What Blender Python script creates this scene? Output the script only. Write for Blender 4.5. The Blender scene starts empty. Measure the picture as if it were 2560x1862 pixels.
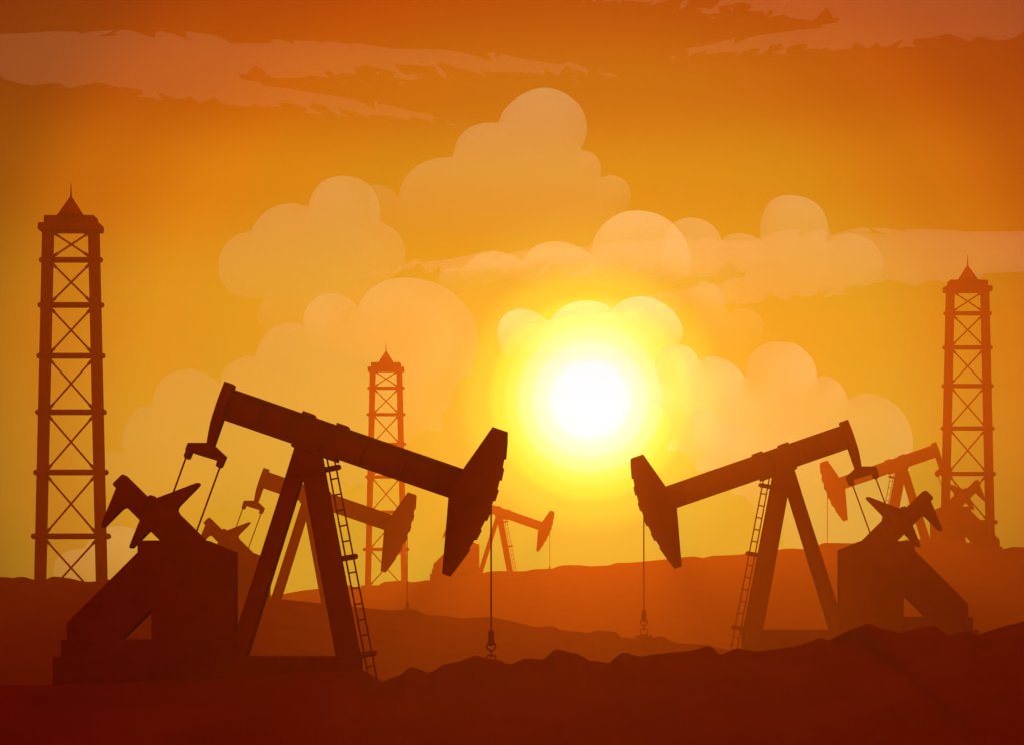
import bpy, bmesh, math, random
from mathutils import Vector, noise
from mathutils.geometry import delaunay_2d_cdt
random.seed(7)
S = bpy.context.scene
COL = S.collection

# ------------------------------------------------------------------ measures
K = 2 * math.tan(math.radians(20)) / 2560      # metres per photo pixel at one metre
HZ = 1520                                      # row of the eye level
EYE = 2.0
def wx(X, d): return (X - 1280) * K * d
def wz(Y, d): return EYE + (HZ - Y) * K * d
SUN = Vector(((1475 - 1280) * K, 1.0, (HZ - 999) * K)).normalized()
D_NEAR, D_MID, D_FAR = 28.0, 85.0, 192.0

# ------------------------------------------------------------------ materials
def nodes_of(m):
    m.use_nodes = True
    nt = m.node_tree
    nt.nodes.clear()
    return nt, nt.nodes, nt.links
def surface(name, c1, c2, scale, rough, bump, metal=0.0, spec=0.3):
    m = bpy.data.materials.new(name)
    nt, N, L = nodes_of(m)
    out = N.new('ShaderNodeOutputMaterial'); b = N.new('ShaderNodeBsdfPrincipled')
    tc = N.new('ShaderNodeTexCoord'); n1 = N.new('ShaderNodeTexNoise'); n2 = N.new('ShaderNodeTexNoise')
    n1.inputs['Scale'].default_value = scale; n1.inputs['Detail'].default_value = 8; n1.inputs['Roughness'].default_value = .62
    n2.inputs['Scale'].default_value = scale * 9; n2.inputs['Detail'].default_value = 5
    L.new(tc.outputs['Object'], n1.inputs['Vector']); L.new(tc.outputs['Object'], n2.inputs['Vector'])
    r = N.new('ShaderNodeValToRGB')
    r.color_ramp.elements[0].position = .38; r.color_ramp.elements[0].color = (*c1, 1)
    r.color_ramp.elements[1].position = .66; r.color_ramp.elements[1].color = (*c2, 1)
    L.new(n1.outputs['Fac'], r.inputs['Fac']); L.new(r.outputs['Color'], b.inputs['Base Color'])
    mr = N.new('ShaderNodeMapRange'); mr.inputs['To Min'].default_value = rough - .12; mr.inputs['To Max'].default_value = rough + .12
    L.new(n1.outputs['Fac'], mr.inputs['Value']); L.new(mr.outputs['Result'], b.inputs['Roughness'])
    b.inputs['Metallic'].default_value = metal
    b.inputs['Specular IOR Level'].default_value = spec
    bp = N.new('ShaderNodeBump'); bp.inputs['Strength'].default_value = bump; bp.inputs['Distance'].default_value = .05
    L.new(n2.outputs['Fac'], bp.inputs['Height']); L.new(bp.outputs['Normal'], b.inputs['Normal'])
    L.new(b.outputs['BSDF'], out.inputs['Surface'])
    return m
STEEL = surface('painted_steel', (.15, .018, .013), (.18, .022, .016), 1.3, .85, .12, spec=0)
RUST = surface('rusty_steel', (.14, .018, .012), (.19, .028, .018), 2.2, .88, .2, spec=0)
CONC = surface('stained_concrete', (.14, .02, .015), (.175, .026, .02), .9, .88, .3, spec=0)
SOIL = surface('red_soil', (.135, .018, .012), (.165, .024, .015), .55, .88, .2, spec=.0)

def cloud_material(name, top, bottom, tint=(.66, .95, .64), fwd=.008):
    # top / bottom: share of light the cloud stops where it is densest and at its thinning base
    m = bpy.data.materials.new(name)
    nt, N, L = nodes_of(m)
    out = N.new('ShaderNodeOutputMaterial'); mix = N.new('ShaderNodeMixShader')
    tr = N.new('ShaderNodeBsdfTransparent'); tl = N.new('ShaderNodeBsdfTranslucent'); df = N.new('ShaderNodeBsdfDiffuse')
    m2 = N.new('ShaderNodeMixShader'); m2.inputs[0].default_value = .12
    tl.inputs['Color'].default_value = (*tint, 1); df.inputs['Color'].default_value = (*tint, 1)
    fw = N.new('ShaderNodeBsdfRefraction'); fw.inputs['IOR'].default_value = 1.18; fw.inputs['Roughness'].default_value = .75
    fw.inputs['Color'].default_value = (.96, .96, .93, 1)      # light sent on past the droplets, the bright edge near the sun
    m3 = N.new('ShaderNodeMixShader'); m3.inputs[0].default_value = fwd
    L.new(tl.outputs[0], m2.inputs[1]); L.new(df.outputs[0], m2.inputs[2])
    L.new(m2.outputs[0], m3.inputs[1]); L.new(fw.outputs[0], m3.inputs[2])
    tc = N.new('ShaderNodeTexCoord'); sx = N.new('ShaderNodeSeparateXYZ')
    L.new(tc.outputs['Generated'], sx.inputs[0])
    nz = N.new('ShaderNodeTexNoise'); nz.inputs['Scale'].default_value = 3.0; nz.inputs['Detail'].default_value = 3
    L.new(tc.outputs['Generated'], nz.inputs['Vector'])
    mr = N.new('ShaderNodeMapRange')
    mr.inputs['To Min'].default_value = bottom; mr.inputs['To Max'].default_value = top
    L.new(sx.outputs['Z'], mr.inputs['Value'])
    mul = N.new('ShaderNodeMath'); mul.operation = 'MULTIPLY'
    nr = N.new('ShaderNodeMapRange'); nr.inputs['To Min'].default_value = .85; nr.inputs['To Max'].default_value = 1.15
    L.new(nz.outputs['Fac'], nr.inputs['Value'])
    L.new(mr.outputs[0], mul.inputs[0]); L.new(nr.outputs[0], mul.inputs[1])
    L.new(mul.outputs[0], mix.inputs[0]); L.new(tr.outputs[0], mix.inputs[1]); L.new(m3.outputs[0], mix.inputs[2])
    L.new(mix.outputs[0], out.inputs['Surface'])
    return m

# ------------------------------------------------------------------ object helpers
def tag(o, label=None, cat=None, group=None, kind=None):
    if label: o['label'] = label
    if cat: o['category'] = cat
    if group: o['group'] = group
    if kind: o['kind'] = kind
    return o
def obj(name, bm, mat, parent=None, smooth=False):
    bmesh.ops.remove_doubles(bm, verts=bm.verts, dist=1e-5)
    bmesh.ops.recalc_face_normals(bm, faces=bm.faces)
    me = bpy.data.meshes.new(name); bm.to_mesh(me); bm.free()
    me.materials.append(mat)
    if smooth:
        for p in me.polygons: p.use_smooth = True
    o = bpy.data.objects.new(name, me); COL.objects.link(o)
    if parent: o.parent = parent
    return o
def empty(name, loc):
    o = bpy.data.objects.new(name, None); COL.objects.link(o)
    o.location = loc; o.empty_display_size = .5
    return o
def copy_tree(o, parent=None):
    c = o.copy(); COL.objects.link(c)
    if parent: c.parent = parent
    for ch in list(o.children): copy_tree(ch, c)
    return c
def prism(bm, pts, y0, y1, bev=.0, hole=None):
    """extrude a side-view outline (x, z) from y0 to y1; long edges softened by a small chamfer"""
    tmp = bmesh.new()
    loops = [pts] + ([hole] if hole else [])
    edges = []
    for lp in loops:
        vs = [tmp.verts.new((x, y0, z)) for x, z in lp]
        edges += [tmp.edges.new((vs[i], vs[(i + 1) % len(vs)])) for i in range(len(vs))]
    if hole:
        bmesh.ops.triangle_fill(tmp, use_beauty=True, edges=edges)
    else:
        tmp.faces.new([v for v in tmp.verts])
    ext = bmesh.ops.extrude_face_region(tmp, geom=tmp.faces[:])
    bmesh.ops.translate(tmp, vec=(0, y1 - y0, 0), verts=[e for e in ext['geom'] if isinstance(e, bmesh.types.BMVert)])
    bmesh.ops.recalc_face_normals(tmp, faces=tmp.faces)
    if bev > 0 and not hole:
        es = [e for e in tmp.edges if abs(e.verts[0].co.y - e.verts[1].co.y) < 1e-6]
        bmesh.ops.bevel(tmp, geom=es, offset=bev, segments=1, affect='EDGES', clamp_overlap=True)
    me = bpy.data.meshes.new('tmp'); tmp.to_mesh(me); tmp.free()
    bm.from_mesh(me); bpy.data.meshes.remove(me)
def bar(bm, a, b, r, seg=12, cap=True, ry=None):
    """round bar from a to b (3-D points)"""
    a, b = Vector(a), Vector(b)
    d = (b - a).normalized()
    up = Vector((0, 1, 0)); s = d.cross(up).normalized(); up = s.cross(d)
    rings = []
    stops = [(0, 1), (1, 1)]
    L = (b - a).length
    prof = [(-r * math.sin(t), r * math.cos(t)) for t in (math.pi / 2.02, math.pi / 3.2, math.pi / 6)] if cap else []
    seq = [(p, q) for p, q in prof] + [(0, r), (L, r)] + [(L - p, q) for p, q in reversed(prof)]
    for t, q in seq:
        c = a + d * t
        rings.append([bm.verts.new(c + s * (q * math.cos(k * 2 * math.pi / seg)) + up * ((ry or 1) * q * math.sin(k * 2 * math.pi / seg))) for k in range(seg)])
    for r0, r1 in zip(rings, rings[1:]):
        for k in range(seg):
            bm.faces.new((r0[k], r0[(k + 1) % seg], r1[(k + 1) % seg], r1[k]))
    bm.faces.new(rings[0]); bm.faces.new(list(reversed(rings[-1])))
def torus(bm, c, R, r, seg=28, ms=8):
    c = Vector(c)
    rings = []
    for i in range(seg):
        t = 2 * math.pi * i / seg
        e = Vector((math.cos(t), 0, math.sin(t)))
        rings.append([bm.verts.new(c + e * (R + r * math.cos(2 * math.pi * k / ms)) + Vector((0, r * math.sin(2 * math.pi * k / ms), 0))) for k in range(ms)])
    for i in range(seg):
        a, b = rings[i], rings[(i + 1) % seg]
        for k in range(ms):
            bm.faces.new((a[k], b[k], b[(k + 1) % ms], a[(k + 1) % ms]))
def spline(pts, n=6, closed=False):
    """Catmull-Rom through the points"""
    out = []
    P = list(pts)
    m = len(P)
    for i in range(m if closed else m - 1):
        p1, p2 = P[i], P[(i + 1) % m]
        p0 = P[i - 1] if (i > 0 or closed) else (2 * p1[0] - p2[0], 2 * p1[1] - p2[1])
        p3 = P[(i + 2) % m] if (i + 2 < m or closed) else (2 * p2[0] - p1[0], 2 * p2[1] - p1[1])
        for k in range(n):
            t = k / n
            out.append(tuple(.5 * (2 * p1[j] + (p2[j] - p0[j]) * t + (2 * p0[j] - 5 * p1[j] + 4 * p2[j] - p3[j]) * t * t + (3 * p1[j] - p0[j] - 3 * p2[j] + p3[j]) * t ** 3) for j in (0, 1)))
    if not closed: out.append(tuple(P[-1]))
    return out

# ------------------------------------------------------------------ pumpjack (measured on the nearest one)
D_MODEL = 40.0
M = K * D_MODEL
OX, OY = 520, 1712
def q(x, y): return ((x - OX) * M, (OY - y) * M)
def Q(pts): return [q(*p) for p in pts]
def poly(name, pts, y0, y1, mat, parent, bev=.012, hole=None):
    bm = bmesh.new(); prism(bm, Q(pts), y0, y1, bev, Q(hole) if hole else None)
    return obj(name, bm, mat, parent)
def q3(x, y, d=0): p = q(x, y); return (p[0], d, p[1])

def make_pump():
    root = empty('pumpjack', (0, 0, 0))
    # walking beam: I-section with the curved tail
    bm = bmesh.new()
    web = Q([(583.9, 974.5), (1160, 1173.5), (1123, 1243), (558.2, 1048.5)])
    prism(bm, web, -.07, .07, .0)
    def along(p0, p1, off, th):
        a, b = Vector(q(*p0)), Vector(q(*p1)); n = Vector((-(b - a).y, (b - a).x)).normalized()
        return [tuple(a + n * off), tuple(b + n * off), tuple(b + n * (off - th)), tuple(a + n * (off - th))]
    prism(bm, along((579, 972.8), (1159, 1173.2), 0.001, .06), -.2, .2, .008)
    prism(bm, along((558.2, 1048.7), (1123, 1243), .06, .06), -.2, .2, .008)
    for t in (.14, .27, .42, .6, .78, .93):   # web stiffeners
        a = Vector(q(575, 980)).lerp(Vector(q(1150, 1178)), t); b = Vector(q(562, 1044)).lerp(Vector(q(1120, 1236)), t)
        n = (b - a).normalized(); e = Vector((-n.y, n.x)) * .018
        prism(bm, [tuple(a + e), tuple(b + e), tuple(b - e), tuple(a - e)], -.185, .185)
    beam = obj('walking_beam', bm, STEEL, root)
    arc = spline([(520, 1108), (525, 1078), (531.8, 1048.5), (548.5, 997), (564.5, 955.5)], 5)
    poly('beam_tail', arc + [(587, 963.3), (583.9, 974.5), (580, 985), (562, 1036), (558.2, 1048.5), (535.8, 1113), (528, 1114)], -.21, .21, STEEL, root)
    for pl in ([(760.6, 1028.8), (788.8, 1038.8), (786.4, 1046), (757, 1036)], [(845.5, 1058.2), (873.3, 1068.2), (870.8, 1075.4), (842.6, 1065.2)]):
        poly('clamp_plate', pl, -.26, .26, RUST, root)
    head = [(1231.8, 1068.8), (1269.7, 1081.8), (1269.4, 1105), (1265.8, 1145.5), (1260.6, 1146), (1256.7, 1168.5), (1260.3, 1172.7), (1254.5, 1198.8),
            (1249.7, 1198.5), (1243.3, 1222.7), (1246.7, 1224.8), (1238.5, 1250.3), (1233.6, 1250.3), (1229.4, 1260.6), (1224.8, 1272.7), (1226, 1281),
            (1217.3, 1300), (1212.4, 1299.7), (1201.2, 1321.8), (1204.2, 1324.5), (1191.5, 1348.5), (1186, 1347.9), (1173, 1369), (1175.8, 1371.8),
            (1151.5, 1406), (1125.5, 1440), (1106, 1433.3), (1122, 1242.4), (1158.5, 1173)]
    poly('horse_head', head, -.235, .235, STEEL, root, .012)
    poly('saddle_bearing', [(733, 1108.8), (731.2, 1116.4), (843.6, 1154.8), (846, 1148.2)], -.3, .3, RUST, root, .008)
    # samson post
    poly('post_cap', [(739.4, 1119), (805.8, 1142), (815, 1190.6), (758.5, 1190.6), (716.8, 1190.6)], -.26, .26, STEEL, root)
    for s in (-1, 1):
        for pts in ([(716.8, 1190.6), (758.5, 1190.6), (617.3, 1640), (575.4, 1640)], [(758.5, 1190.6), (815, 1190.6), (899, 1640), (843, 1640)]):
            bm = bmesh.new()
            prism(bm, Q(pts), -.1, .1, .012)
            for v in bm.verts:
                f = min(1, max(0, v.co.z / (521 * M)))
                v.co.y += s * (.14 + .14 * (1 - f))
            obj('post_leg', bm, STEEL, root)
    # ladder with rungs and brackets (stands off the post's outer side)
    bm = bmesh.new()
    for a, b in (((817.6, 1146), (846.4, 1300)), ((846.4, 1300), (922, 1695)), ((837.3, 1152.5), (866, 1300)), ((866, 1300), (943.5, 1703))):
        bar(bm, q3(*a), q3(*b), 2.2 * M, 8)
    lad = obj('ladder', bm, RUST, root, True)
    for y in (1195.8, 1235, 1274, 1312.7, 1351.5, 1430, 1468.8, 1508.5, 1547.9, 1586.4, 1665):
        xl = 846.4 + (y - 1300) * .1885
        bm = bmesh.new(); bar(bm, q3(xl, y + 1.8), q3(xl + 19.6, y - 1.8), 2.1 * M, 8)
        obj('rung', bm, RUST, lad, True)
    for a, b in (((806, 1175), (846.5, 1167.3)), ((849, 1396.4), (888.7, 1389.7)), ((894, 1637.4), (936.2, 1631.2))):
        bm = bmesh.new(); bar(bm, q3(*a), q3(*b), 7.2 * M, 14)
        obj('ladder_bracket', bm, STEEL, lad, True)
    # equalizer and pitman arms
    eq = [(472.1, 1107.3), (520, 1107.3), (535.8, 1112.7), (565.8, 1140.9), (557.5, 1161.5), (555, 1166.5), (549.5, 1169.2), (544, 1167), (542, 1162.5), (545.5, 1151.5),
          (480.3, 1131.2), (476, 1142.2), (473, 1146.4), (468.6, 1147.2), (464, 1144.5), (462, 1138.5), (466.7, 1127.3), (466, 1122.7)]
    poly('equalizer', eq, -.16, .16, RUST, root, .01)
    for (a, b, d) in (((467, 1144), (430, 1246), -.1), ((548, 1166), (484, 1342), .1)):
        bm = bmesh.new(); bar(bm, q3(*a, d), q3(*b, d), 2.3 * M, 10)
        obj('pitman_arm', bm, STEEL, root, True)
    # crank, its hub and its counterweight
    crank = [(370.3, 1243), (374.2, 1238.8), (379.4, 1236.9), (385.5, 1239), (392.1, 1245.5), (490.9, 1207.9), (498.5, 1206.5), (500.3, 1209.5), (496.4, 1215.8), (450, 1262.7),
             (445.5, 1269.5), (444.3, 1276), (448.5, 1284.2), (490.9, 1325.8), (516.5, 1351.5), (403.5, 1351.5), (376.7, 1325.2), (349.4, 1352.4), (333.3, 1368.5), (329.7, 1370), (326.4, 1368), (326.7, 1363.6), (352.1, 1299.7)]
    poly('crank', crank, -.15, .15, RUST, root, .01)
    cw = [(304.5, 1189.4), (310, 1185.8), (314.5, 1187.9), (371.5, 1244.2), (353, 1300.6), (327.3, 1274.5), (322.7, 1270.6), (315.8, 1268.8), (309, 1270), (303, 1275), (263, 1315), (258.5, 1317.3),
          (256.5, 1314.5), (257.6, 1307.6), (293.3, 1220.6), (285.8, 1212), (286.4, 1207.6)]
    poly('counterweight', cw, -.17, .17, STEEL, root, .012)
    bm = bmesh.new(); bar(bm, q3(392, 1283, -.24), q3(392, 1283, .24), 17 * M, 20, False)
    for v in bm.verts: pass
    obj('crank_hub', bm, RUST, root)
    # gearbox housing with the open triangle, steps of the concrete plinth
    body = [(349.1, 1350.6), (521, 1350.6), (590.3, 1378.8), (590.3, 1598), (174.2, 1598), (174.2, 1555.5), (349.1, 1380.3)]
    poly('gear_housing', body, -.24, .24, STEEL, root, 0, [(383.9, 1521.2), (307.6, 1597), (383.9, 1597)])
    def rr(x0, y0, x1, y1, r=5): return [(x0, y1), (x0, y0 + r), (x0 + r * .3, y0 + r * .3), (x0 + r, y0), (x1 - 1, y0), (x1, y0 + 1), (x1, y1)]
    poly('plinth', rr(162.7, 1597, 592, 1641), -.4, .4, CONC, root)
    poly('base_slab', rr(145.5, 1639.4, 902.4, 1762), -.5, .5, CONC, root)
    # polished rod, sleeve and shackle
    bm = bmesh.new(); bar(bm, q3(1227.8, 1255), q3(1227.8, 1578), 2.1 * M, 10)
    obj('polished_rod', bm, RUST, root, True)
    bm = bmesh.new(); bar(bm, q3(1227.8, 1580), q3(1227.8, 1607), 7.4 * M, 14)
    slv = obj('rod_clamp', bm, STEEL, root, True)
    bm = bmesh.new(); torus(bm, q3(1227.8, 1614.5), 11 * M, 2.3 * M)
    bar(bm, q3(1227.8, 1624), q3(1227.8, 1641), 2.2 * M, 8)
    for a, b in (((1216.6, 1640), (1216.6, 1656)), ((1239.2, 1640), (1239.2, 1656)), ((1219, 1637.5), (1236.6, 1637.5)), ((1216.6, 1656), (1239.2, 1656))):
        bar(bm, q3(*a), q3(*b), 2.2 * M, 8)
    obj('shackle', bm, RUST, slv, True)
    return root
def make_wellhead():
    # stands in the ground under the rod: flanged casing
    bm = bmesh.new()
    prof = [(0, -60), (22, -60), (22, -14), (24, -11), (28, -10), (28.5, -7), (28.5, -4), (27, -.5), (24, 0), (0, 0)]
    seg = 24; rings = []
    for r, z in prof:
        rings.append([bm.verts.new((max(r, .01) * M * math.cos(2 * math.pi * k / seg), max(r, .01) * M * math.sin(2 * math.pi * k / seg), z * M)) for k in range(seg)])
    for a, b in zip(rings, rings[1:]):
        for k in range(seg): bm.faces.new((a[k], a[(k + 1) % seg], b[(k + 1) % seg], b[k]))
    root = empty('wellhead', (0, 0, 0))
    obj('casing', bm, RUST, root)
    for k in range(8):
        t = 2 * math.pi * (k + .5) / 8
        bm = bmesh.new()
        bar(bm, (25 * M * math.cos(t), 25 * M * math.sin(t), -.5 * M), (25 * M * math.cos(t), 25 * M * math.sin(t), 2.0 * M), 1.6 * M, 6)
        obj('bolt', bm, STEEL, root)
    return root

GP = 'pumpjacks working on the oil field'
GW = 'wellheads under the pumpjack rods'
pumps = [  # ax, mirrored, scale, by, depth, label
    (0.0, False, 1.0, 0.0, D_NEAR, 'largest pumpjack in the left foreground, dark maroon, head tilted down toward the right'),
    (2548.8, True, .765, 318.7, D_MID - 1.0, 'brown pumpjack facing left whose head stands just right of the sun'),
    (356.3, False, .539, 654.0, D_MID + 1.0, 'smaller brown pumpjack seen through the legs of the large foreground pumpjack'),
    (2567.4, True, .4065, 716.4, D_FAR, 'orange hazy pumpjack facing left in front of the right derrick'),
    (1035.4, False, .276, 980.2, D_FAR, 'smallest orange pumpjack on the far ridge below the sun'),
]
wells = {0: 'wellhead half sunk in the foreground ridge under the large pumpjack rod', 1: 'flanged wellhead on the brown ridge under the left-facing brown pumpjack',
         2: 'small wellhead on the brown hill under the smaller brown pumpjack'}
proto = make_pump(); wproto = make_wellhead()
for i, (ax, mir, s, by, d, lab) in enumerate(pumps):
    p = proto if i == 0 else copy_tree(proto)
    X = ax - s * OX if mir else ax + s * OX
    p.location = (wx(X, d), d, wz(by + s * OY, d))
    p.scale = (s * d / D_MODEL,) * 3
    if mir: p.rotation_euler.z = math.pi
    tag(p, lab, 'pumpjack', GP)
    if i in wells:
        w = wproto if i == 0 else copy_tree(wproto)
        X = ax - s * 1227.8 if mir else ax + s * 1227.8
        w.location = (wx(X, d), d, wz(by + s * 1659, d) if i else wz(1659, d))
        w.scale = p.scale
        tag(w, wells[i], 'wellhead', GW)

# ------------------------------------------------------------------ derricks (measured on the left one)
D_DER = 90.0
MD = K * D_DER
CX, CY = 177.45, 1494
def e2(x, y): return ((x - CX) * MD, (CY - y) * MD)
def e3(x, y, d=0): p = e2(x, y); return (p[0], d, p[1])
def half(y): return 69 + (88.7 - 69) * (y - 580) / 867.3
def lathe4(bm, prof, seg, rot):
    rings = [[bm.verts.new((r * MD * math.cos(rot + 2 * math.pi * k / seg), r * MD * math.sin(rot + 2 * math.pi * k / seg), (CY - y) * MD)) for k in range(seg)] for r, y in prof]
    for a, b in zip(rings, rings[1:]):
        for k in range(seg): bm.faces.new((a[k], a[(k + 1) % seg], b[(k + 1) % seg], b[k]))
    bm.faces.new(rings[0]); bm.faces.new(rings[-1])
def make_derrick():
    root = empty('derrick', (0, 0, 0))
    def pl(name, pts, y0, y1, bev, mat=STEEL):
        bm = bmesh.new(); prism(bm, [e2(*p) for p in pts], y0, y1, bev); return obj(name, bm, mat, root)
    for s in (-1, 1):
        pts = [(CX + s * half(578), 578), (CX + s * (half(578) - 23.7), 578), (CX + s * (half(1494) - 23.9), 1494), (CX + s * half(1494), 1494)]
        pl('leg', pts, -.3, .3, .03)
    girts = [(650.3, 80.3), (763, 83.6), (889.7, 86.5), (1029.8, 89.6), (1180, 94.4), (1339.5, 100.5)]
    for y, h in girts:
        bm = bmesh.new(); bar(bm, e3(CX - h + 7.2, y), e3(CX + h - 7.2, y), 7.3 * MD, 14)
        obj('girt', bm, STEEL, root, True)
    lv = [580] + [g[0] for g in girts] + [1499]
    for a, b in zip(lv, lv[1:]):
        ya, yb = a + (0 if a == 580 else 7), b - 7
        for s in (-1, 1):
            pa = (CX + s * (half(ya) - 23), ya + 1); pb = (CX - s * (half(yb) - 23), yb - 1)
            bm = bmesh.new(); d = s * .06
            bar(bm, e3(*pa, d), e3(*pb, d), 2.5 * MD, 8)
            va, vb = Vector(pa), Vector(pb)
            for u, w in ((va, vb), (vb, va)):
                n = (w - u).normalized()
                bar(bm, e3(*(u - n * 3), d), e3(*(u + n * 14), d), 3.9 * MD, 8)
            obj('brace', bm, RUST, root, True)
    def box(h, y0, y1): r = 3; return [(CX - h, y1 - r), (CX - h, y0 + r), (CX - h + r, y0), (CX + h - r, y0), (CX + h, y0 + r), (CX + h, y1 - r), (CX + h - r, y1), (CX - h + r, y1)]
    pl('crown_deck', box(77.3, 561, 580), -.5, .5, .04)
    pl('crown_block', box(63.3, 542, 561.5), -.42, .42, .04)
    bm = bmesh.new(); lathe4(bm, [(34.4, 542.5), (3.2, 494), (2.6, 492)], 24, 0); obj('crown_cone', bm, STEEL, root)
    bm = bmesh.new(); lathe4(bm, [(2.6, 494), (1.4, 474), (.35, 456)], 8, 0); obj('lightning_rod', bm, RUST, root)
    pl('base_plate', [(CX - 104, 1560), (CX - 104, 1494), (CX + 104, 1494), (CX + 104, 1560)], -1.1, 1.1, .05, CONC)
    return root
GD = 'lattice derricks on the oil field'
derricks = [(0.0, 1.0, 0.0, D_DER, 'tallest lattice derrick, dark brown, at the left edge'),
            (2284.9, .755, 292.9, D_FAR - 2.5, 'orange brown lattice derrick at the right edge behind the far pumpjack'),
            (861.6, .5834, 590.6, D_FAR + 2, 'small orange lattice derrick behind the beam of the foreground pumpjack')]
dp = make_derrick()
for i, (ax, s, by, d, lab) in enumerate(derricks):
    t = dp if i == 0 else copy_tree(dp)
    t.location = (wx(ax + s * CX, d), d, wz(by + s * CY, d))
    t.scale = (s * d / D_DER,) * 3
    tag(t, lab, 'derrick', GD)

# ------------------------------------------------------------------ hills
near_c = [(-900, 1720), (-200, 1714), (0, 1710.6), (145, 1710), (420, 1700), (700, 1684), (870, 1676), (902.4, 1674.2), (911.5, 1675.8), (919, 1681.2), (937, 1695.5), (944.8, 1701.5), (951, 1703.3), (963, 1700.6), (979.7, 1693.3),
 (996.4, 1688.5), (1008.5, 1680.3), (1020.6, 1669), (1029, 1666.7), (1041.8, 1669), (1060, 1676.7), (1072, 1679.5), (1088, 1674), (1106, 1661.4), (1140, 1654.7), (1160, 1648), (1179.5, 1640), (1190, 1637.8), (1213, 1643), (1252.8, 1650.2),
 (1261.6, 1655.9), (1273.7, 1658.8), (1285.8, 1656), (1303.5, 1648), (1321, 1645), (1356.4, 1646.9), (1367.4, 1640.5), (1382.8, 1625.5), (1395, 1622.2), (1409.3, 1625.5), (1429, 1630.8), (1440, 1631.5), (1453.4, 1637.6), (1473.2, 1649.8),
 (1486.4, 1650.9), (1519.5, 1655.5), (1528.3, 1653), (1541.6, 1639.8), (1554.8, 1631.7), (1568, 1632.1), (1598.9, 1639.6), (1629.7, 1635.6), (1680, 1629.9), (1727, 1625.3), (1760, 1616.5), (1772, 1614.5), (1780, 1616.7), (1795, 1631),
 (1807, 1635.8), (1819.4, 1631.8), (1831.5, 1622.7), (1842, 1619.7), (1858.8, 1621.8), (1884.5, 1627), (1916.4, 1624.8), (1961.8, 1618.8), (2004, 1611.5), (2022.4, 1607.6), (2037.6, 1598.5), (2049.7, 1594), (2064.8, 1597.6), (2086, 1606.7),
 (2108.8, 1608.5), (2142, 1606), (2151, 1587.9), (2158.8, 1565), (2167.9, 1558.2), (2180, 1560), (2204, 1571.2), (2219.4, 1572.7), (2251, 1582), (2269, 1577.3), (2287.3, 1570.3), (2311.5, 1566.7), (2334.2, 1563.6), (2344.8, 1568.2),
 (2366, 1590), (2396.4, 1587.9), (2408.5, 1578.8), (2420.6, 1576.4), (2432.7, 1580.3), (2443.3, 1585.8), (2493.3, 1583.3), (2511.5, 1581), (2538.8, 1574), (2551, 1571), (2560, 1562), (2575, 1548), (2640, 1552), (2900, 1570), (3500, 1560)]
mid_c = [(-900, 1450), (-300, 1436), (0, 1441), (22.6, 1444.7), (50.8, 1440.5), (67, 1442.5), (78, 1446.5), (89, 1448), (112.7, 1448), (125.5, 1441.8), (136.4, 1440), (154.5, 1441.8), (180, 1445.5), (202, 1451), (216.4, 1453), (242, 1452),
 (266, 1450.5), (282, 1448), (420, 1462), (600, 1492), (674.5, 1495.5), (702.4, 1497), (804, 1507), (876, 1514.5), (976.7, 1525), (984, 1523.6), (1008.5, 1523.6), (1032.7, 1521.8), (1041.8, 1523.6), (1060, 1532.7), (1072, 1536), (1112, 1538.5),
 (1157, 1545), (1180, 1542.6), (1195.4, 1542.6), (1219.7, 1540.8), (1233, 1541.3), (1252.8, 1546.6), (1274.8, 1550), (1294.6, 1556), (1312.3, 1559.4), (1325.5, 1564.2), (1349.8, 1567), (1363, 1565), (1378.4, 1563.8), (1389.4, 1566.4),
 (1402.7, 1573.5), (1438, 1577), (1471, 1581), (1482, 1577.4), (1493, 1574.8), (1510.7, 1576), (1537, 1578.5), (1543.8, 1582.5), (1550.4, 1590.7), (1572.4, 1593.5), (1592.3, 1596.2), (1627.5, 1597), (1638.6, 1592), (1651.8, 1589), (1662.8, 1592),
 (1680, 1602.8), (1715.6, 1608.4), (1772, 1610.7), (1780, 1615), (1828.5, 1625), (1900, 1632), (2400, 1632), (2800, 1628), (3500, 1620)]
far_c = [(-900, 1500), (0, 1508), (400, 1505), (600, 1492), (674.5, 1487), (705.5, 1484), (729.7, 1479.7), (760, 1474.5), (797.9, 1470.3), (866, 1462), (876.7, 1463.6), (894.8, 1467.3), (920, 1466), (946, 1462), (957, 1454.5), (984, 1451.5), (1008.5, 1450),
 (1032.7, 1454), (1060.6, 1450), (1075, 1448.5), (1150, 1440), (1206, 1431), (1221, 1427.9), (1242.4, 1426), (1266.7, 1426.4), (1309, 1426.7), (1336.4, 1422), (1378.8, 1420.3), (1391, 1416), (1409, 1412), (1448.5, 1411.8), (1475.8, 1414.2), (1500, 1413),
 (1524, 1411.5), (1542.4, 1406), (1578.8, 1405), (1669.7, 1396.4), (1730.3, 1390), (1757.6, 1393.3), (1781.8, 1388.2), (1830.3, 1386.4), (1863.6, 1383.6), (1941, 1374), (1966.7, 1370.3), (2000, 1371.2), (2013.6, 1371.5), (2035, 1369), (2044, 1364.8), (2054.5, 1357.3),
 (2069.7, 1356), (2136.4, 1357), (2200, 1356.5), (2253, 1351), (2272.7, 1346.7), (2321, 1347.3), (2400, 1352), (2460, 1364), (2500, 1370.5), (2512.8, 1370.8), (2525.4, 1367.3), (2541, 1365.7), (2560, 1366.7), (2700, 1360), (3000, 1368), (3500, 1360)]
def profile(c, X):
    for (x0, y0), (x1, y1) in zip(c, c[1:]):
        if x0 <= X <= x1:
            return y0 + (y1 - y0) * (X - x0) / (x1 - x0)
    return c[0][1] if X < c[0][0] else c[-1][1]
GROUND_Z = -9.0
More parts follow.
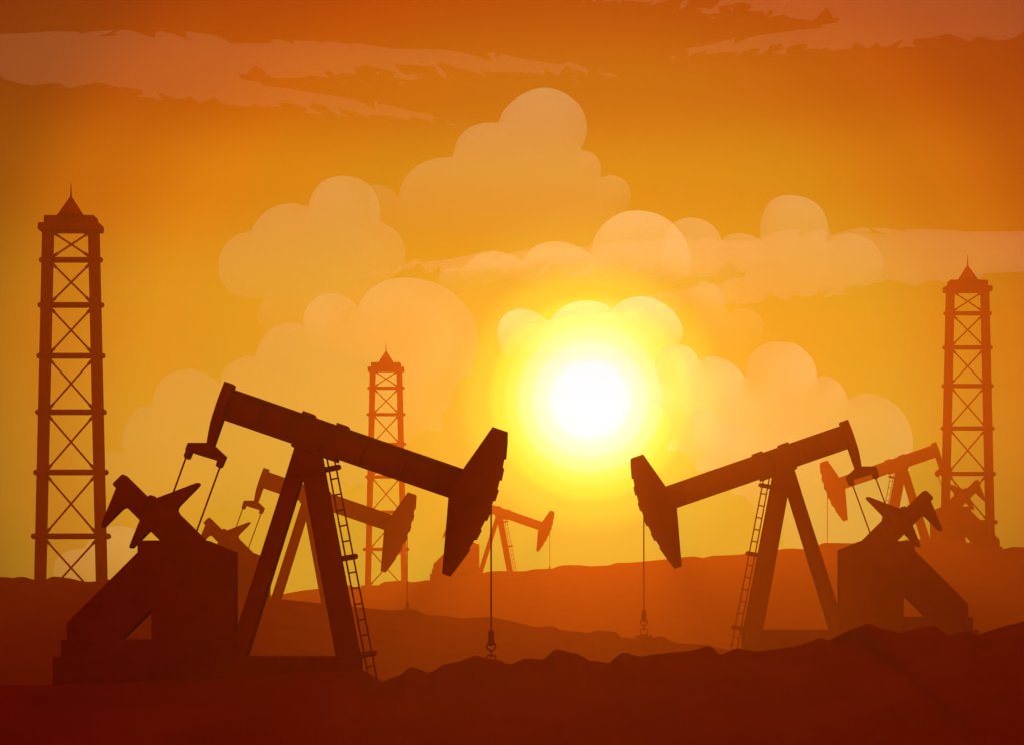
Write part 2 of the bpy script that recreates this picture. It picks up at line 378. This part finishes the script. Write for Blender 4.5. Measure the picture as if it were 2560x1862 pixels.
def hill(name, c, d, slope, back, dx_px, fine, seedv):
    pts = []
    for i in range(len(c) - 1):   # soften the traced corners
        pts.append(c[i])
    cs = spline(c, 4)
    Xs = []
    X = -800.0
    while X <= 3400:
        Xs.append(X)
        X += dx_px if -60 < X < 2620 else dx_px * 6
    prof = [profile(cs, X) for X in Xs]
    # broad shape without the small bumps
    base = []
    W = 170
    for X in Xs:
        acc = [profile(cs, X + k * W / 4) for k in range(-4, 5)]
        base.append(sum(acc) / 9)
    ys = []
    t = -(wz(1700, d) + 14 - GROUND_Z) / slope
    steps = [0]
    u = .12
    while True:
        steps.append(steps[-1] - u); u = min(u * 1.2, 2.2)
        if steps[-1] < -105 or d + steps[-1] < 4: break
    rows = sorted(steps) + [.15, .4, .8, 1.4, 2.2, 3.2, 4.5, 6.5, 9, 13, 18, 26, 36]
    bm = bmesh.new()
    grid = []
    for r in rows:
        line = []
        for X, p, b in zip(Xs, prof, base):
            x = wx(X, d)
            zc, zb = wz(p, d), wz(b, d)
            w = math.exp(-max(0, -r) / (fine * 3.2)) if r < 0 else math.exp(-max(0, r - 1.5) / 4)
            z = zb + (zc - zb) * w
            if r < 0:
                z += r * slope
                a = min(1, -r / 2.5)
                z += a * .10 * noise.noise(Vector((x * .35, r * .35, seedv))) * fine + a * .018 * noise.noise(Vector((x * 1.4, r * 1.4, seedv + 3))) * fine
            else:
                z -= r * back
            z = max(z, GROUND_Z - .3)
            line.append(bm.verts.new((x, d + r, z)))
        grid.append(line)
    for a, b in zip(grid, grid[1:]):
        for k in range(len(a) - 1):
            bm.faces.new((a[k], a[k + 1], b[k + 1], b[k]))
    me_o = obj(name, bm, SOIL, None, True)
    return tag(me_o, kind='structure')
hill('foreground_hill', near_c, D_NEAR - .75, .20, .10, 4, 1.0, 1.1)
hill('middle_hill', mid_c, D_MID - 3.0, .19, .09, 5, 1.3, 5.7)
hill('distant_hill', far_c, D_FAR - 6.0, .185, .07, 6, 1.6, 9.3)
bm = bmesh.new()
n = 60
vs = [[bm.verts.new((-250 + 500 * i / n, -75 + 298 * j / n, GROUND_Z + .35 * noise.noise(Vector((i * .3, j * .3, 0))) - .4)) for i in range(n + 1)] for j in range(n + 1)]
for j in range(n):
    for i in range(n): bm.faces.new((vs[j][i], vs[j][i + 1], vs[j + 1][i + 1], vs[j + 1][i]))
tag(obj('ground', bm, SOIL, None, True), kind='structure')

# ------------------------------------------------------------------ clouds
def za(ox, oy, f, pts): return [(ox + x / f, oy + y / f) for x, y in pts]
def seg_dist(p, a, b):
    ax, ay = a; bx, by = b; px, py = p
    dx, dy = bx - ax, by - ay
    L = dx * dx + dy * dy
    t = 0 if L == 0 else max(0, min(1, ((px - ax) * dx + (py - ay) * dy) / L))
    return math.hypot(px - ax - t * dx, py - ay - t * dy)
def inside(p, lp):
    x, y = p; c = False
    for i in range(len(lp)):
        (x0, y0), (x1, y1) = lp[i], lp[i - 1]
        if (y0 > y) != (y1 > y) and x < (x1 - x0) * (y - y0) / (y1 - y0) + x0: c = not c
    return c
def puff(name, loops, d, mat, thick, grid, reach, label, group, mode=1):
    thick = thick * .6
    """closed, swollen body whose widest section is the outline; loops in photo pixels at distance d"""
    verts, edges = [], []
    for lp in loops:
        n0 = len(verts)
        verts += [Vector(p) for p in lp]
        edges += [(n0 + i, n0 + (i + 1) % len(lp)) for i in range(len(lp))]
    segs = [(lp[i], lp[(i + 1) % len(lp)]) for lp in loops for i in range(len(lp))]
    xs = [p[0] for lp in loops for p in lp]; ys = [p[1] for lp in loops for p in lp]
    y = min(ys)
    while y < max(ys):
        x = min(xs)
        while x < max(xs):
            p = (x + random.uniform(-.25, .25) * grid, y + random.uniform(-.25, .25) * grid)
            if sum(inside(p, lp) for lp in loops) % 2 == 1 and min(seg_dist(p, a, b) for a, b in segs) > grid * .45:
                verts.append(Vector(p))
            x += grid
        y += grid
    ov, oe, of, _, _, _ = delaunay_2d_cdt(verts, edges, [], mode, 1e-4)
    cx, cy = (min(xs) + max(xs)) / 2, (min(ys) + max(ys)) / 2
    bm = bmesh.new(); F, B = [], []
    for v in ov:
        dist = min(seg_dist((v.x, v.y), a, b) for a, b in segs)
        u = min(1, dist / reach)
        h = thick * (.02 + .98 * math.sin(u * math.pi / 2))
        # swelling toward the viewer keeps each point on its own sight line
        x, z = (v.x - cx) * K * d, (cy - v.y) * K * d
        F.append(bm.verts.new((x, -h, z))); B.append(bm.verts.new((x, h, z)))
    cnt = {}; rim = []
    for f in of:
        bm.faces.new([F[i] for i in f]); bm.faces.new([B[i] for i in reversed(f)])
        for i in range(len(f)):
            a, b = f[i], f[(i + 1) % len(f)]
            cnt.setdefault((min(a, b), max(a, b)), []).append((a, b))
    for k, l in cnt.items():
        if len(l) == 1:
            a, b = l[0]; bm.faces.new((F[b], F[a], B[a], B[b])); rim.append((F[a], F[b])); rim.append((B[a], B[b]))
    for a, b in rim:
        e = bm.edges.get((a, b))
        if e: e.smooth = False
    o = obj(name, bm, mat, None, True)
    o.location = (wx(cx, d), d, wz(cy, d))
    return tag(o, label, 'cloud', group)
def lobes(*arcs):
    out = []
    for a in arcs:
        s = spline(a, 5)
        out += s if not out or math.dist(out[-1], s[0]) > .5 else s[1:]
    if math.dist(out[0], out[-1]) < .5: out.pop()
    return out
GC = 'cumulus clouds around the sun'
a1 = lambda p: za(500, 200, 1.89, p)
a2 = lambda p: za(240, 660, 2.0623, p)
a3 = lambda p: za(1050, 660, 1.7446, p)
a4 = lambda p: za(1400, 440, 1.955, p)
a5 = lambda p: za(850, 540, 2.52, p)
TALL = lobes(a1([(805, 660), (806, 560), (800, 500)]), a1([(800, 500), (845, 497), (900, 515), (936, 555)]), a1([(936, 555), (960, 480), (1020, 410), (1100, 375), (1193, 365)]), a1([(1193, 365), (1215, 290), (1260, 235), (1330, 207), (1411, 203)]),
  a1([(1411, 203), (1440, 140), (1520, 70), (1622, 38), (1720, 62), (1800, 130), (1829, 220), (1820, 280), (1800, 330)]), a1([(1800, 330), (1860, 350), (1893, 400), (1893, 465)]),
  a1([(1893, 465), (1945, 450), (2010, 480), (2036, 550), (2010, 620)]), a1([(2010, 620), (1950, 700), (1800, 760), (1400, 790), (1000, 770), (805, 660)]))
puff('cumulus_cloud', [TALL], 2500, cloud_material('cloud_tall', .12, .0), 30, 26, 60, 'tall pale cloud with a round dome, highest of the cumulus above the sun', GC)
LEFTC = lobes(a1([(848, 665), (850, 600), (835, 555), (800, 500), (740, 465), (660, 455), (580, 480), (530, 540), (512, 600)])[::-1], a1([(848, 665), (930, 720), (970, 800), (950, 890), (890, 945)]),
  a1([(890, 945), (800, 1010), (700, 1090), (560, 1180), (420, 1215), (310, 1190)]), a1([(310, 1190), (280, 1150), (275, 1090), (305, 1028)]), a1([(305, 1028), (230, 1030), (150, 1010), (100, 950), (88, 890), (100, 810), (160, 740), (240, 715)]),
  a1([(240, 715), (270, 665), (330, 610), (425, 583), (512, 600)]))
puff('cumulus_cloud', [LEFTC], 2300, cloud_material('cloud_left', .11, .02), 30, 26, 60, 'faint rounded cloud above the left half of the tall bright cloud bank', GC)
BANK = lobes(a2([(-20, 1000), (40, 965), (100, 962), (150, 970)]), a2([(150, 970), (137, 900), (160, 810), (215, 745), (290, 722)]), a2([(290, 722), (310, 640), (370, 570), (470, 541), (560, 560), (645, 625)]), a2([(645, 625), (643, 590), (670, 530), (740, 485), (820, 471)]),
  a2([(820, 471), (860, 380), (920, 325), (1000, 305), (1077, 318)]), a2([(1077, 318), (1070, 280), (1090, 220), (1150, 165), (1225, 151), (1300, 175), (1348, 219)]),
  a2([(1348, 219), (1400, 145), (1490, 88), (1610, 72), (1740, 95), (1860, 165), (1945, 280), (1970, 380), (1955, 490), (1930, 568)]), a2([(1930, 568), (1870, 600), (1838, 670), (1833, 720)]), a2([(1833, 720), (1795, 760), (1782, 810), (1788, 857)]),
  a2([(1788, 857), (1700, 860), (1640, 890), (1600, 930)]), a2([(1600, 930), (1500, 1080), (1380, 1125), (1290, 1150)]), a2([(1290, 1150), (1100, 1240), (700, 1260), (300, 1230), (0, 1150), (-20, 1000)]))
puff('cumulus_cloud', [BANK], 1900, cloud_material('cloud_bank', .13, .02), 30, 28, 70, 'wide bright cloud bank rising behind the middle derrick and the large pumpjack', GC)
SUNL = lobes(a5([(625, 400), (630, 370), (680, 330), (730, 324), (780, 328)]), a5([(780, 328), (860, 250), (975, 224), (1080, 245), (1148, 285)]), a5([(1148, 285), (1230, 190), (1362, 161), (1480, 185), (1583, 245)]),
  a4([(153, 385), (160, 320), (210, 240), (290, 185), (375, 170), (470, 185), (550, 232), (610, 310), (638, 400), (630, 490)]), a4([(630, 490), (500, 540), (200, 545), (-100, 530), (-270, 500)]), a5([(660, 520), (630, 460), (625, 400)]))
puff('cumulus_cloud', [SUNL], 2000, cloud_material('cloud_above_sun', .17, .0), 22, 22, 45, 'low three-humped cloud directly above the sun with a big right dome', GC)
RIGHTU = lobes(a4([(500, 420), (505, 320), (550, 232)]), a4([(550, 232), (600, 210), (650, 205), (720, 225), (770, 270), (790, 312)]), a4([(790, 312), (830, 288), (885, 281), (940, 293), (980, 316)]), a4([(980, 316), (978, 250), (1000, 165), (1050, 110), (1120, 94), (1200, 108), (1270, 150), (1305, 220), (1308, 270), (1300, 328)]),
  a4([(1300, 328), (1360, 292), (1430, 284), (1510, 310), (1565, 370), (1578, 440), (1555, 500), (1500, 540)]), a4([(1500, 540), (1300, 590), (900, 590), (600, 540), (500, 420)]))
puff('cumulus_cloud', [RIGHTU], 2400, cloud_material('cloud_right_upper', .13, .0), 26, 24, 50, 'cloud with a tall narrow dome left of the right derrick, crossed by the streaky cloud', GC)
SUNC = lobes(a3([(370, 410), (345, 350), (338, 300)]), a5([(992, 750), (1000, 680), (1040, 620), (1100, 590), (1140, 586), (1220, 600), (1318, 665)])[1:], a5([(1318, 665), (1380, 590), (1460, 547), (1545, 535), (1640, 545), (1716, 585)]), a5([(1716, 585), (1790, 530), (1890, 507), (1990, 525), (2090, 590), (2150, 680), (2162, 756)]),
  a3([(1148, 280), (1140, 330), (1110, 380)])[1:], a3([(1110, 380), (1000, 430), (740, 440), (500, 440), (370, 410)]))
puff('cumulus_cloud', [SUNC], 1700, cloud_material('cloud_at_sun', .17, .0, fwd=.02), 20, 22, 45, 'yellow lit three-lobed cloud lying across the top of the sun', GC)
RIGHTC = lobes(a3([(1045, 515), (1030, 470), (1025, 430), (1045, 385), (1080, 357), (1125, 349), (1175, 365), (1205, 395), (1213, 418)]), a3([(1213, 418), (1250, 405), (1285, 404), (1350, 425), (1400, 470), (1421, 505)]), a3([(1421, 505), (1425, 440), (1455, 380), (1510, 345), (1570, 339), (1640, 350), (1700, 400), (1725, 450), (1731, 495)]),
  a3([(1731, 495), (1770, 489), (1820, 510), (1855, 560), (1864, 590)]), a3([(1864, 590), (1920, 568), (1960, 566), (2040, 590), (2110, 650), (2145, 730), (2148, 800), (2135, 900)]), a3([(2135, 900), (2120, 1050), (2040, 1200), (1800, 1250), (1590, 1230)]),
  a3([(1590, 1230), (1560, 1170), (1465, 1140)]), a3([(1465, 1140), (1460, 1070), (1420, 1015), (1360, 998)]), a3([(1360, 998), (1355, 940), (1310, 902), (1260, 897), (1213, 910)]), a3([(1213, 910), (1180, 850), (1130, 815), (1078, 812)]), a3([(1078, 812), (1092, 720), (1080, 660), (1040, 610), (985, 590), (940, 592), (918, 615)]), a3([(918, 615), (935, 560), (980, 522), (1045, 515)]))
puff('cumulus_cloud', [RIGHTC], 1600, cloud_material('cloud_right', .14, .07, fwd=.015), 24, 26, 60, 'large bright cloud right of the sun behind the left-facing brown pumpjack', GC)
INNER = lobes(a3([(1180, 760), (1176, 700), (1190, 645), (1240, 632), (1290, 650), (1320, 698)]), a3([(1320, 698), (1385, 692), (1460, 715), (1495, 755)]), a3([(1495, 755), (1540, 728), (1590, 722), (1640, 730), (1690, 762)]), a3([(1690, 762), (1730, 850), (1700, 960), (1450, 980), (1250, 880), (1180, 760)]))
puff('cumulus_cloud', [INNER], 1450, cloud_material('cloud_inner', .09, .0), 14, 22, 40, 'faint low cloud in front of the bright right cloud, above the brown beam', GC)
FAINT = lobes(a4([(640, 560), (690, 515), (740, 525), (790, 570), (810, 640), (813, 670)]), a4([(813, 670), (860, 652), (920, 650), (980, 690), (998, 745), (985, 810)]), a4([(985, 810), (900, 840), (760, 820), (660, 720), (640, 560)]))
puff('cumulus_cloud', [FAINT], 2100, cloud_material('cloud_faint', .06, .0), 14, 22, 40, 'faintest cloud, a dim pair of lobes upper right of the sun', GC)
LOWL = lobes([(136, 1452), (134, 1425), (142, 1395), (170, 1376), (210, 1370)], [(210, 1370), (225, 1350), (245, 1330), (270, 1317), (300, 1313.6), (330, 1321), (360, 1345), (372, 1380)], [(372, 1380), (380, 1420), (372, 1460)], [(372, 1460), (250, 1475), (136, 1452)])
puff('cumulus_cloud', [LOWL], 1500, cloud_material('cloud_low', .16, .02), 12, 20, 35, 'small yellow cloud dome low between the left derrick and the maroon crank', GC)

# streaky cirrus
c2 = lambda p: za(0, 40, 2.52, p)
c3 = lambda p: za(800, 40, 2.835, p)
CIR = [(-160, 84)] + c2([(0, 115), (150, 112), (330, 98), (480, 100), (525, 114), (570, 100), (720, 90), (700, 105), (610, 132), (680, 128), (745, 125), (720, 112), (740, 93), (780, 88), (850, 100), (920, 125), (975, 137), (980, 105), (1010, 98), (1100, 115), (1180, 150), (1165, 98),
  (1250, 108), (1340, 120), (1420, 150), (1447, 172), (1710, 175), (1715, 147), (1780, 155), (1858, 180), (1845, 155), (2000, 160), (2030, 178), (2035, 162), (2220, 182)]) + c3([(20, 180), (100, 185), (230, 205), (220, 190), (400, 215), (520, 235), (660, 238), (800, 238), (920, 245), (1050, 270), (1140, 296),
  (1220, 325), (1190, 265), (1240, 257), (1245, 290), (1275, 292), (1280, 265), (1400, 300), (1520, 320), (1700, 345), (1740, 345), (1735, 328), (1780, 328), (1850, 360), (1900, 378), (1895, 428), (1860, 400), (1840, 385), (1790, 388), (1770, 362), (1745, 358), (1710, 390), (1690, 428), (1650, 415),
  (1600, 370), (1595, 420), (1470, 402), (1450, 428), (1435, 402), (1320, 403), (1180, 400), (1140, 388), (1180, 432), (1080, 395), (960, 370), (900, 345), (850, 335), (825, 350), (890, 400), (895, 442), (840, 415), (810, 360), (540, 345), (530, 365), (600, 415), (700, 437), (690, 455), (610, 455), (515, 435),
  (545, 400), (400, 370), (320, 352), (230, 370), (265, 410), (190, 412), (150, 405), (110, 420), (100, 438), (80, 395), (50, 393), (30, 412), (70, 445), (0, 420)]) + c2([(2080, 395), (1960, 375), (1900, 392), (1720, 395), (1680, 370), (1640, 330), (1610, 310), (1570, 340), (1560, 370), (1500, 370), (1520, 400), (1640, 420),
  (1650, 440), (1850, 465), (2000, 490), (2150, 510), (2268, 540)]) + c3([(120, 570), (240, 595), (390, 655), (378, 608), (410, 610), (415, 640), (435, 620), (560, 655), (700, 690), (740, 690), (790, 700), (825, 728), (795, 735), (800, 765), (770, 745), (640, 710), (635, 742), (540, 720), (535, 740), (520, 715),
  (340, 700), (355, 725), (210, 670), (130, 640), (160, 700), (150, 715), (100, 690), (50, 645)]) + c2([(2268, 612), (2130, 565), (2155, 610), (2150, 635), (2080, 600), (2060, 570), (1970, 553), (1950, 585), (1990, 600), (2040, 625), (1930, 615), (1920, 600), (1946, 588), (1850, 555), (1770, 548), (1750, 560), (1780, 580),
  (1700, 570), (1640, 575), (1590, 555), (1580, 575), (1410, 560), (1380, 530), (1350, 515), (1310, 530), (1260, 550), (1190, 508), (1150, 528), (1090, 522), (980, 475), (1000, 500), (1025, 530), (985, 530), (970, 515), (880, 515), (870, 505), (900, 500), (890, 468), (780, 450), (760, 440), (780, 463), (700, 440),
  (670, 415), (690, 440), (610, 418), (500, 442), (430, 460), (440, 440), (420, 455), (385, 430), (340, 422), (200, 440), (180, 430), (150, 435), (60, 410), (40, 405), (0, 375)]) + [(-160, 185)]
HOLES = [c2([(1305, 390), (1390, 345), (1460, 392), (1435, 412), (1380, 405)]), c2([(1092, 440), (1165, 487), (1095, 487)]), c2([(905, 165), (935, 150), (905, 135), (958, 160), (930, 172)]), c2([(1570, 460), (1590, 465), (1592, 490), (1615, 492), (1600, 505), (1580, 490)]), c3([(1505, 325), (1550, 325), (1575, 352), (1545, 345), (1480, 342)])]
FLECKS = [c3([(1975, 412), (2080, 410), (2112, 435), (2050, 432)]), c3([(1962, 385), (1985, 385), (1980, 400), (1965, 398)]), c3([(1982, 348), (2010, 355), (1995, 362)]), c3([(1800, 458), (1822, 455), (1830, 473)]), c3([(400, 397), (430, 405), (405, 430)]), c3([(565, 475), (585, 468), (605, 482), (570, 485)]),
  c3([(280, 448), (302, 478), (290, 476)]), c3([(920, 425), (962, 452), (940, 450)]), c3([(900, 765), (960, 768), (982, 785), (940, 782)]), c3([(885, 738), (903, 742), (895, 752)]), c3([(770, 782), (788, 782), (785, 793)]), c3([(170, 692), (200, 722), (185, 718)]), c3([(125, 465), (180, 476), (150, 474)]), c3([(0, 680), (48, 682), (10, 688)]),
  c2([(1690, 600), (1720, 612), (1700, 608)]), c2([(1785, 590), (1795, 620), (1788, 615)]), c2([(670, 450), (720, 448), (690, 456)]), c3([(630, 412), (740, 416), (700, 424), (650, 430)]), c3([(1750, 425), (1800, 424), (1790, 430)])]
def cirrus(f, d, mat, lab):
    loops = [[f(*p) for p in lp] for lp in [CIR] + HOLES + FLECKS]
    puff('cirrus_cloud', loops, d, mat, 9, 16, 22, lab, 'streaky clouds across the sky', 2)
CM = cloud_material('cloud_streak', .029, .029, (.97, .68, .50), .003)
cirrus(lambda x, y: (x, y), 2900, CM, 'long streaky cloud with a ragged edge across the upper left sky')
cirrus(lambda x, y: (-.7694 * x - .038 * y + 2564.5, -.0551 * x + 1.0142 * y - 110.7), 3000, CM, 'ragged streaky cloud in the top right corner of the sky')
cirrus(lambda x, y: (2463.6 - x, y + 494), 1350, cloud_material('cloud_streak_low', .06, .06, (.9, .82, .72), .003), 'ragged streaky cloud passing behind the tip of the right derrick')

# ------------------------------------------------------------------ haze
HX, HY0, HY1, HT = 258, -80, 226, 49.0
bm = bmesh.new()
bmesh.ops.create_cube(bm, size=1)
for v in bm.verts:
    v.co = Vector((v.co.x * 2 * HX, HY0 + (v.co.y + .5) * (HY1 - HY0), -10.8 + (v.co.z + .5) * (HT + 10.8)))
hm = bpy.data.materials.new('dusty_air')
nt, N, L = nodes_of(hm)
out = N.new('ShaderNodeOutputMaterial'); pv = N.new('ShaderNodeVolumePrincipled')
pv.inputs['Color'].default_value = (.375, .074, .004, 1)
pv.inputs['Density'].default_value = .0040
pv.inputs['Anisotropy'].default_value = .67
L.new(pv.outputs['Volume'], out.inputs['Volume'])
tag(obj('haze', bm, hm), kind='stuff')

# ------------------------------------------------------------------ sun and sky
sl = bpy.data.lights.new('sun', 'SUN'); sl.energy = 5.0; sl.angle = math.radians(5); sl.color = (1.0, .82, .52)
so = bpy.data.objects.new('sun', sl); COL.objects.link(so)
so.rotation_euler = (-SUN).to_track_quat('-Z', 'Y').to_euler()
so.location = SUN * 60
w = bpy.data.worlds.new('World'); S.world = w; w.use_nodes = True
nt = w.node_tree; N, L = nt.nodes, nt.links
N.clear()
out = N.new('ShaderNodeOutputWorld'); bg = N.new('ShaderNodeBackground'); L.new(bg.outputs[0], out.inputs[0])
tc = N.new('ShaderNodeTexCoord')
def vmath(op, a, b=None):
    n = N.new('ShaderNodeVectorMath'); n.operation = op
    L.new(a, n.inputs[0])
    if b is not None:
        if hasattr(b, 'links'): L.new(b, n.inputs[1])
        else: n.inputs[1].default_value = b
    return n
def math1(op, a, b=None):
    n = N.new('ShaderNodeMath'); n.operation = op
    L.new(a, n.inputs[0])
    if b is not None:
        if hasattr(b, 'links'): L.new(b, n.inputs[1])
        else: n.inputs[1].default_value = b
    return n.outputs[0]
def ramp(v, span, stops):
    f = math1('DIVIDE', v, span)
    r = N.new('ShaderNodeValToRGB'); r.color_ramp.interpolation = 'EASE'
    top = max(1.0, max(max(c) for p, c in stops))          # ramp colours are kept within 0..1 and scaled back
    e = r.color_ramp.elements
    while len(e) < len(stops): e.new(.5)
    for k, (p, c) in enumerate(stops):
        e[k].position = p / span; e[k].color = (*[v / top for v in c], 1)
    L.new(f, r.inputs['Fac'])
    if top == 1.0: return r.outputs['Color']
    return add(r.outputs['Color'], (top, top, top, 1), 'MULTIPLY')
def angle_to(v):
    d = vmath('DOT_PRODUCT', nv.outputs[0], tuple(Vector(v).normalized())).outputs['Value']
    return math1('ARCCOSINE', math1('MINIMUM', d, .999999))
def add(a, b, mode='ADD', fac=1.0):
    m = N.new('ShaderNodeMixRGB'); m.blend_type = mode; m.inputs[0].default_value = fac
    L.new(a, m.inputs[1])
    if hasattr(b, 'links'): L.new(b, m.inputs[2])
    else: m.inputs[2].default_value = b
    return m.outputs[0]
nv = vmath('NORMALIZE', tc.outputs['Generated'])
sz = N.new('ShaderNodeSeparateXYZ'); L.new(nv.outputs[0], sz.inputs[0])
elev = math1('ARCSINE', math1('MAXIMUM', sz.outputs['Z'], 0.0))
#WORLD-BEGIN
base = ramp(elev, .6, [(0, (.26, .62, .045)), (.10, (.26, .63, .04)), (.20, (.27, .55, .024)), (.29, (.28, .30, .006)), (.35, (.19, .135, .002)), (.41, (.13, .055, .0)), (.6, (.08, .02, .001))])
dark = ramp(angle_to((0, 1, .12)), 3.15, [(0, (1, 1, 1)), (.25, (1, 1, 1)), (.33, (.68, .6, .6)), (.39, (.32, .24, .3)), (.46, (.0, .0, .02)), (.8, (.0, .0, .02)), (3.15, (0, 0, 0))])
glow = ramp(angle_to(SUN), .3, [(0, (.3, 1.5, 2.5)), (.022, (.3, 1.5, 2.4)), (.034, (.3, 1.5, 1.5)), (.046, (.3, 1.5, .7)), (.055, (.3, 1.4, .2)), (.064, (.25, 1.1, .08)), (.075, (.2, .6, .05)), (.10, (.06, .16, .025)), (.14, (.02, .03, .005)), (.3, (0, 0, 0))])
dusk = ramp(angle_to((0, -1, .25)), 3.15, [(0, (.74, .03, .05)), (1.2, (.74, .03, .05)), (2.2, (.15, .01, .008)), (2.6, (0, 0, 0)), (3.15, (0, 0, 0))])
gain = ramp(angle_to(SUN), .5, [(0, (.5, 1, 1)), (.12, (.55, 1, 1)), (.2, (.9, 1, 1)), (.25, (1.5, 1, 1)), (.30, (2.2, .97, 1)), (.37, (2.3, .95, 1)), (.43, (.7, 1, 1)), (.5, (.4, 1, 1))])
base = add(base, gain, 'MULTIPLY')
#WORLD-END
sky = N.new('ShaderNodeTexSky'); sky.sky_type = 'NISHITA'; sky.sun_disc = False
sky.sun_elevation = math.asin(SUN.z); sky.sun_rotation = math.atan2(SUN.x, SUN.y)
sky.dust_density = 6; sky.air_density = 1.5
nis = add(sky.outputs[0], (.004, .0012, .0002, 1), 'MULTIPLY')
tot = add(add(add(add(base, dark, 'MULTIPLY'), glow), dusk), nis)
L.new(tot, bg.inputs['Color']); bg.inputs['Strength'].default_value = 1.0

# ------------------------------------------------------------------ camera and render
cam = bpy.data.cameras.new('camera'); co = bpy.data.objects.new('camera', cam); COL.objects.link(co)
co.location = (0, 0, EYE); co.rotation_euler = (math.pi / 2, 0, 0)
cam.sensor_width = 36; cam.angle = math.radians(40)
cam.shift_y = (HZ - 931) / 2560
cam.clip_start = .1; cam.clip_end = 20000
S.camera = co
S.view_settings.view_transform = 'Standard'; S.view_settings.look = 'None'
S.view_settings.exposure = 0; S.view_settings.gamma = 1
S.render.engine = 'CYCLES'
cy = S.cycles
cy.use_denoising = True
cy.max_bounces = 6; cy.diffuse_bounces = 2; cy.volume_bounces = 1; cy.transparent_max_bounces = 40
cy.volume_max_steps = 256
